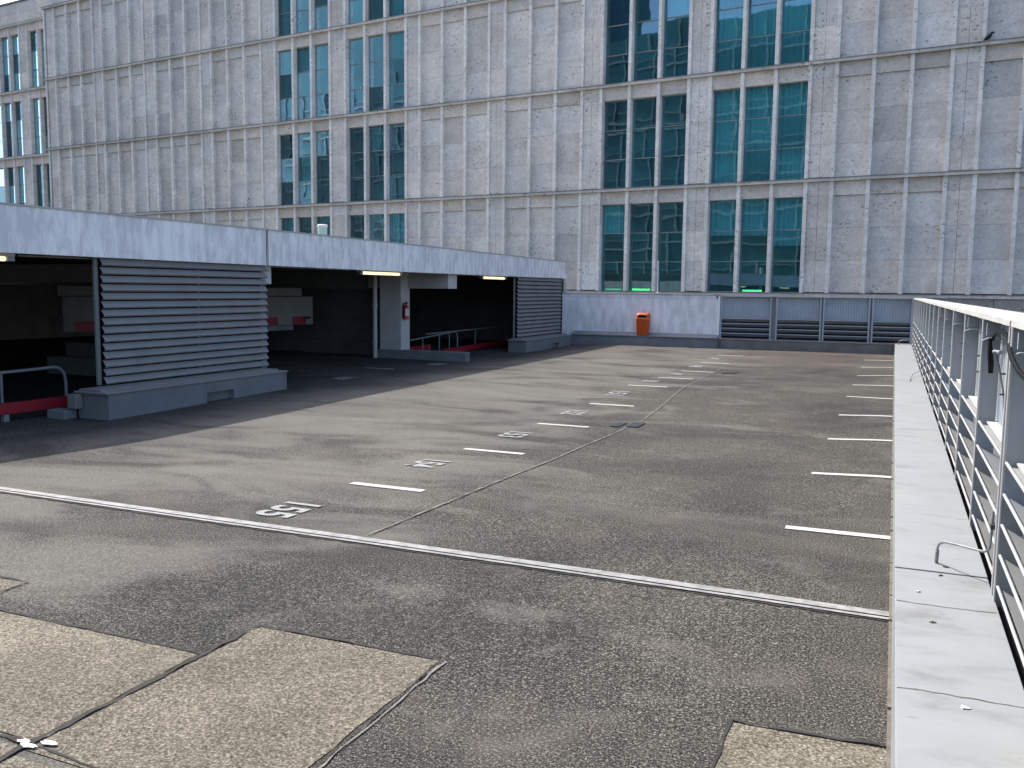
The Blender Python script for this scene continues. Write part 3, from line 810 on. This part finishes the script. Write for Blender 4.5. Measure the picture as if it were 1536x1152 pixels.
rw = thing('ramp_parapet', 'white ramp parapet with red square markers seen behind the big louvred panel', 'ramp wall')
def slant(z0, z1, off, ya, yb):
    a, b = Vector((-8.85 * U + off, ya, 0)), Vector((-7.95 * U + off, yb, 0))
    return a, b
def slab(name, mat, xa, ya, xb, yb, z0, z1, th, parent, bevel=0):
    a, b = Vector((xa, ya)), Vector((xb, yb)); d = (b - a).normalized(); s = Vector((d.y, -d.x)) * -th
    m = MB(); q = [a, b, b + s, a + s]
    m.poly([(v.x, v.y, z) for z in (z0, z1) for v in q], [(3, 2, 1, 0), (4, 5, 6, 7), (0, 1, 5, 4), (1, 2, 6, 5), (2, 3, 7, 6), (3, 0, 4, 7)])
    return m.build(name, mat, parent, bevel=bevel)
xa, ya, xb, yb = -8.80 * U, 7.46 * U, -7.95 * U, 11.1 * U
slab('panel', 'ramp', xa, ya, xb, yb, .455 * U, .865 * U, .2, rw, .01)
slab('coping', 'ramp', xa, ya - .1, xb - .08, yb - .35, .875 * U, .99 * U, .24, rw, .01)
A, B = Vector((xa, ya)), Vector((xb, yb)); D = (B - A).normalized(); Nn = Vector((D.y, -D.x))
for t0, t1 in ((.035, .26), (.50, .62), (.750, .825), (.895, .965)):
    p0, p1 = A.lerp(B, t0) + Nn * .004, A.lerp(B, t1) + Nn * .004
    slab('red_marker', 'red', p0.x, p0.y, p1.x, p1.y, .46 * U, .575 * U, .0035, rw)
slab('support', 'conc', xa + .6, ya + 2.0, xb - .25, yb - .5, .38 * U, .454 * U, .3, rw)
MB().tube([(xb - .02, yb - .30, .56 * U), (xb + .10, yb - .25, .56 * U)], .035, 8).build('bolt', 'dark', rw)
lw = thing('ramp_wall', 'low grey ramp wall in the dark behind the left handrail', 'wall')
MB().box(-8.9 * U, -6.35 * U, 7.30 * U, 7.42 * U, -.6, .185 * U).build('wall', 'conc', lw, bevel=.01)
MB().box(-9.3 * U, -6.35 * U, 7.9 * U, 8.0 * U, -.6, .30 * U).build('upper_wall', 'conc', lw, bevel=.01)
bo = MB().box(-6.12 * U, -5.93 * U, 5.0 * U, 5.12 * U, -.35, .02 * U).build('concrete_block', 'conc', bevel=.015)
tag(bo, 'small concrete block on the deck against the near end of the big plinth', 'block')
bl = MB().box(-5.95 * U, -5.86 * U, 5.05 * U, 5.12 * U, .03 * U, .145 * U).build('junction_box', 'ramp', bevel=.008)
tag(bl, 'pale junction box on the near end of the big concrete plinth', 'box')

vt = thing('roof_vent', 'short pale vent pipe with a round cap on the garage roof', 'vent')
vx, vy = -6.75 * U, 9.65 * U
MB().tube([(vx, vy, 1.49 * U), (vx, vy, 1.775 * U)], .105, 16).build('pipe', 'green', vt, smooth=True)
MB().tube([(vx, vy, 1.765 * U), (vx, vy, 1.79 * U), (vx, vy, 1.80 * U)], [.118, .118, .09], 16).build('cap', 'white', vt, smooth=True)

# ------------------------------------------------------------------ stone office building across the back
FA = 0.121506136
FN = Vector((math.sin(FA), math.cos(FA), 0)); FU = Vector((math.cos(FA), -math.sin(FA), 0))
FC = 34.09022
def fac(p):           # p.x = along the front (right positive), p.y = towards the viewer from the pilaster faces, p.z = height
    return FU * p.x + FN * (FC - p.y) + Vector((0, 0, p.z))
ZL_ = [-2.46, 1.69, 5.835, 9.985, 14.12, 18.27]
TOP = 21.6
def tint():
    b = rnd.choice((1.0, 1.0, .96, 1.04, .92, .85, 1.10, .98)) * rnd.uniform(.97, 1.03)
    w = rnd.uniform(-.02, .045)
    return (b * (1 + w), b, b * (1 - w))
off = thing('office_building', 'long pale travertine office building with tall teal windows behind the deck', 'building')
starts = [-51.63, -47.22, -42.70, -38.28, -33.68, -29.12, -24.73, -20.22, -15.655, -11.10, -6.48, -1.88, 2.65, 7.2]
def wide(s): return 1.205 if s < -25 else 1.235
winset = {-33.68, -29.12, -15.655, -11.10}
cols = []             # (s0, s1, kind)
pil = [-52.54]
cols.append((-52.54, -51.63, 'narrow'))
for i, s in enumerate(starts):
    w = wide(s)
    for k in range(3): cols.append((s + k * w, s + (k + 1) * w, 'win' if s in winset else 'wide'))
    pil += [s + k * w for k in range(4)]
    nxt = starts[i + 1] if i + 1 < len(starts) else s + 3 * w + .9
    cols.append((s + 3 * w, nxt, 'narrow'))
pil.append(cols[-1][1])
ST = MB(); G = .005
def stone(s0, s1, z0, z1, front, back=-.42, tn=None):
    ST.box(s0 + G, s1 - G, back, front, z0 + G * .7, z1 - G * .7, tuple(.5 * c + .5 * c * ctint for c in (tn or tint())))
storeys = list(zip(ZL_, ZL_[1:] + [TOP]))
for s0, s1, kd in cols:
    a, b = s0 + .06, s1 - .06; ctint = rnd.uniform(.92, 1.06)
    for si, (z0, z1) in enumerate(storeys):
        if si == len(storeys) - 1:
            zs = [z0 + .1, z0 + 1.2, z0 + 2.3, z1]
            for q0, q1 in zip(zs, zs[1:]): stone(s0, s1, q0, q1, -.03)
            continue
        lo, hi = z0 + .09, z1 - .07; hs = hi - .50
        if kd == 'narrow':
            mid = (a + b) / 2; h = (hs - lo) / 3; t_ = None
            for r in range(3):
                t_ = tint()
                stone(a, mid, lo + r * h, lo + (r + 1) * h, -.05, tn=t_); stone(mid, b, lo + r * h, lo + (r + 1) * h, -.05, tn=t_)
            t_ = tint(); stone(a, mid, hs, hi, -.05, tn=t_); stone(mid, b, hs, hi, -.05, tn=t_)
        else:
            stone(a, b, hs, hi, -.10, tn=tuple(c * .93 * k for c, k in zip(tint(), (1.02, .99, .96))))
            if kd == 'wide' or si == 0:
                h = (hs - lo) / 3
                for r in range(3): stone(a, b, lo + r * h, lo + (r + 1) * h, -.165)
    ST.box(s0 + .001, s1 - .001, -.46, -.43, -13, ZL_[0], .8)
    if kd != 'win': ST.box(s0, s1, -.50, -.421, ZL_[0], TOP, .35)
    else:
        for z0, z1 in storeys:
            ST.box(s0, s1, -.50, -.421, z1 - .57, z1 + .09, .35)
ST.build('wall', 'stone', off, tint=True, xf=fac)
PM = MB()
for i, s in enumerate(pil):
    m = MB(); z = ZL_[0]
    for z0, z1 in storeys[:-1]:
        k = rnd.choice((2, 3, 3)); cuts = [z0] + sorted(z0 + (z1 - z0) * (j + rnd.uniform(-.12, .12)) / k for j in range(1, k)) + [z1]
        for q0, q1 in zip(cuts, cuts[1:]):
            t = rnd.uniform(1.08, 1.22); m.box(s - .066, s + .066, -.42, 0, q0 + .003, q1 - .003, (t * 1.0, t, t * 1.0))
    m.build('pilaster', 'stone', off, tint=True, xf=fac, bevel=0)
for z in ZL_[1:]:
    m = MB(); s = -52.66; e = cols[-1][1]
    while s < e:
        n = min(e, s + rnd.uniform(2.2, 2.6)); t = rnd.uniform(.62, .80)
        m.box(s + .003, n - .003, -.43, .075, z - .068, z + .030, (t * 1.15, t * 1.13, t * 1.10)); m.box(s + .003, n - .003, -.43, .085, z + .031, z + .062, (t * .50, t * .49, t * .48)); s = n
    m.build('ledge', 'stone', off, tint=True, xf=fac)
# dark weathered band and plain base below the lowest ledge
m = MB()
for s in frange(-52.6, cols[-1][1], 1.6)[:-1]:
    m.box(s + .004, s + 1.596, .002, .03, 1.25, 1.615, (.46, .44, .43))
m.build('base_band', 'stone', off, tint=True, xf=fac)
MB().box(-52.6, cols[-1][1], .001, .012, -2.4, 1.245, (.72, .66, .60)).build('base_wall', 'stone', off, tint=True, xf=fac)
MB().box(-52.6, cols[-1][1], -14, -.6, 18.3, TOP - .1, .8).build('roof_block', 'stone', off, tint=True, xf=fac)
MB().box(-52.54, -52.40, -14, -.05, -13, TOP - .2, .9).build('side_wall', 'stone', off, tint=True, xf=fac)

def make_window(parent, s0, s1, z0, z1, curtain, depth=-.30):
    fr = MB(); a, b = s0 + .066, s1 - .066; t = .026
    fr.box(a, a + t, depth - .03, depth + .05, z0, z1); fr.box(b - t, b, depth - .03, depth + .05, z0, z1)
    fr.box(a + t, b - t, depth - .03, depth + .05, z0, z0 + t); fr.box(a + t, b - t, depth - .03, depth + .05, z1 - t, z1)
    for k in (1, 2):
        zt = z0 + (z1 - z0) * k / 3; fr.box(a + t, b - t, depth - .028, depth + .045, zt - .013, zt + .013)
    w = fr.build('window', 'frame', parent, xf=fac)
    gm = MB()
    for k in range(3):
        q0, q1 = z0 + (z1 - z0) * k / 3, z0 + (z1 - z0) * (k + 1) / 3
        tl = rnd.uniform(-.0025, .0025); tw = rnd.uniform(-.0025, .0025)
        gm.poly([(a + t, depth - tl + tw, q0), (b - t, depth - tl - tw, q0), (b - t, depth + tl - tw, q1), (a + t, depth + tl + tw, q1)], [(0, 1, 2, 3)])
    gm.build('pane', 'glass', w, xf=fac)
    MB().poly([(s0, depth - 1.6, z0 - .2), (s1, depth - 1.6, z0 - .2), (s1, depth - 1.6, z1 + .3), (s0, depth - 1.6, z1 + .3)], [(0, 1, 2, 3)]).build('room_wall', 'room', w, xf=fac)
    if curtain:
        cm = MB(); n = 26; hh = z0 + (z1 - z0) * curtain[0]
        lo, hi = a + (b - a) * curtain[1], a + (b - a) * curtain[2]
        ph = rnd.uniform(0, 6)
        for k in range(n):
            x0, x1 = lo + (hi - lo) * k / n, lo + (hi - lo) * (k + 1) / n
            y0, y1 = depth - .22 + .05 * math.sin(k * 1.35 + ph), depth - .22 + .05 * math.sin((k + 1) * 1.35 + ph)
            cm.poly([(x0, y0, hh), (x1, y1, hh), (x1, y1, z1), (x0, y0, z1)], [(0, 1, 2, 3)])
        cm.build('curtain', 'curtain', w, smooth=True, xf=fac)
    return w
for s in sorted(winset):
    w = wide(s)
    for k in range(3):
        for si in (1, 2, 3, 4):
            z0, z1 = storeys[si]
            cur = None
            if s == -11.10: cur = (.0, .0, 1.0) if si > 1 else ((.62, 0, 1) if k < 2 else (.5, 0, 1))
            elif rnd.random() < .55: cur = (rnd.choice((.0, .34, .67)), 0, rnd.choice((.5, 1, 1)))
            make_window(off, s + k * w, s + (k + 1) * w, z0 + .065, z1 - .57, cur)
MB().box(-52, cols[-1][1], -2.2, -2.15, ZL_[0], 18.2, .3).build('inner_wall', 'room', off, xf=fac)
for z in ZL_[1:5]:
    MB().box(-52, cols[-1][1], -2.14, -.52, z - .3, z + .03, .3).build('floor_slab', 'room', off, xf=fac)

for s0, s1, mt, lb in ((-15.42, -14.72, 'led2', 'dim green light strip behind the leftmost window at wall level'),
                       (-14.22, -13.46, 'led', 'bright green light strip behind the window left of the thin pole'),
                       (-9.66, -8.93, 'led', 'bright green light strip behind the window above the end screen')):
    o = MB().box(s0, s1, -.37, -.33, 1.79, 1.84).build('light_strip', mt, xf=fac); tag(o, lb, 'light strip', 'green light strips behind the windows')

# set-back wing on the far left
wing = thing('building_wing', 'set-back end wing of the stone building at the left edge with blue reflecting windows', 'building')
DD = -1.2
ST = MB()
wp = [-65.2, -64.1, -63.0, -61.8, -61.0, -59.35, -58.22, -57.09, -56.26, -55.14, -54.02, -52.9]
nar = {(-61.8, -61.0), (-57.09, -56.26)}
for s0, s1 in zip(wp, wp[1:]):
    for z0, z1 in storeys[:-1]:
        lo, hi = z0 + .09, z1 - .07
        if (s0, s1) in nar:
            h = (hi - lo) / 4
            for r in range(4): ST.box(s0 + .07, s1 - .07, DD - .4, DD - .02, lo + r * h + G, lo + (r + 1) * h - G, tint())
        else:
            ST.box(s0 + .07, s1 - .07, DD - .4, DD - .05, hi - .5, hi, tuple(c * k for c, k in zip(tint(), (1.05, .97, .93))))
            if z0 > 0: make_window(wing, s0, s1, z0 + .065, z1 - .57, None, DD - .28)
            else: ST.box(s0 + .07, s1 - .07, DD - .4, DD - .05, lo, hi - .5, .9)
for q in range(5):
    zs = [18.32, 18.95, 19.6]
    for z0, z1 in zip(zs, zs[1:]): ST.box(-66 + q * 2.72 + G, -66 + (q + 1) * 2.72 - G, DD - .4, DD - .01, z0 + G, z1 - G, tint())
ST.build('wall', 'stone', wing, tint=True, xf=fac)
for s in wp:
    MB().box(s - .066, s + .066, DD - .4, DD, ZL_[0], 18.2, 1.08).build('pilaster', 'stone', wing, tint=True, xf=fac)
for z in ZL_[1:]:
    MB().box(-66, -52.62, DD - .42, DD + .10, z - .075, z + .035, .86).box(-66, -52.62, DD - .42, DD + .11, z + .036, z + .06, .45).build('ledge', 'stone', wing, tint=True, xf=fac)
MB().box(-66, -52.62, DD - 9, DD - .5, 17.9, 19.5, .8).build('roof_block', 'stone', wing, tint=True, xf=fac)
MB().box(-66, -52.62, DD - 9, DD + .05, 19.605, 19.70, .5).build('roof_edge', 'dark', wing, xf=fac)
MB().box(-66, -65.9, DD - 9, DD - .4, -13, 19.5, .9).build('side_wall', 'stone', wing, tint=True, xf=fac)
MB().box(-66, -52.62, DD - 2.6, DD - 2.55, ZL_[0], 18.2).build('inner_wall', 'room', wing, xf=fac)
MB().box(-66, -52.62, DD - .5, DD - .41, -13, ZL_[0], .8).build('base_wall', 'stone', wing, tint=True, xf=fac)

# crow on the ledge
bs, bz = -1.76, 9.985 + .052
bird = thing('crow', 'black crow perched on a stone ledge at the upper right', 'bird')
def bq(dx, dy, dz): return fac(Vector((bs + dx, .0 + dy, bz + dz)))
MB().tube([bq(-.11, 0, .05), bq(-.07, 0, .09), bq(0, 0, .14), (bq(.06, 0, .20)), bq(.085, 0, .245), bq(.115, 0, .265), bq(.15, 0, .262), bq(.185, 0, .25)], [.012, .05, .072, .062, .042, .044, .030, .006], 12).build('body', 'feather', bird, smooth=True)
MB().prism([bq(-.09, -.03, .085), bq(-.09, .03, .085), bq(-.20, .025, -.01), bq(-.20, -.025, -.01)], (0, 0, 0), (0, 0, .012)).build('tail', 'feather', bird)
for q in (-.02, .02): MB().tube([bq(.0, q, .09), bq(.01, q, 0)], .007, 6).build('leg', 'feather', bird)

# office block behind the camera, seen only as reflections in the windows
rb = thing('office_block', 'tall glazed office block opposite the stone building, mirrored in its windows', 'building')
RX0, RX1, RY = -172, -6, -46
MB().box(RX0, RX1, RY - 16, RY, -13, 38).box(RX0, -64, RY - 16, RY - .02, 38.01, 58).build('glazing', 'rearglass', rb)
m = MB()
for z in [-13 + 4.2 * i for i in range(12)]: m.box(RX0, RX1, RY + .001, RY + .35, z, z + .26); m.box(RX0, RX1, RY + .001, RY + .2, z + 1.3, z + 1.42)
for x in frange(RX0, RX1, 4.4): m.box(x - .12, x + .12, RY + .0005, RY + .30, -13, 38)
m.build('facade_grid', 'rearwall', rb)
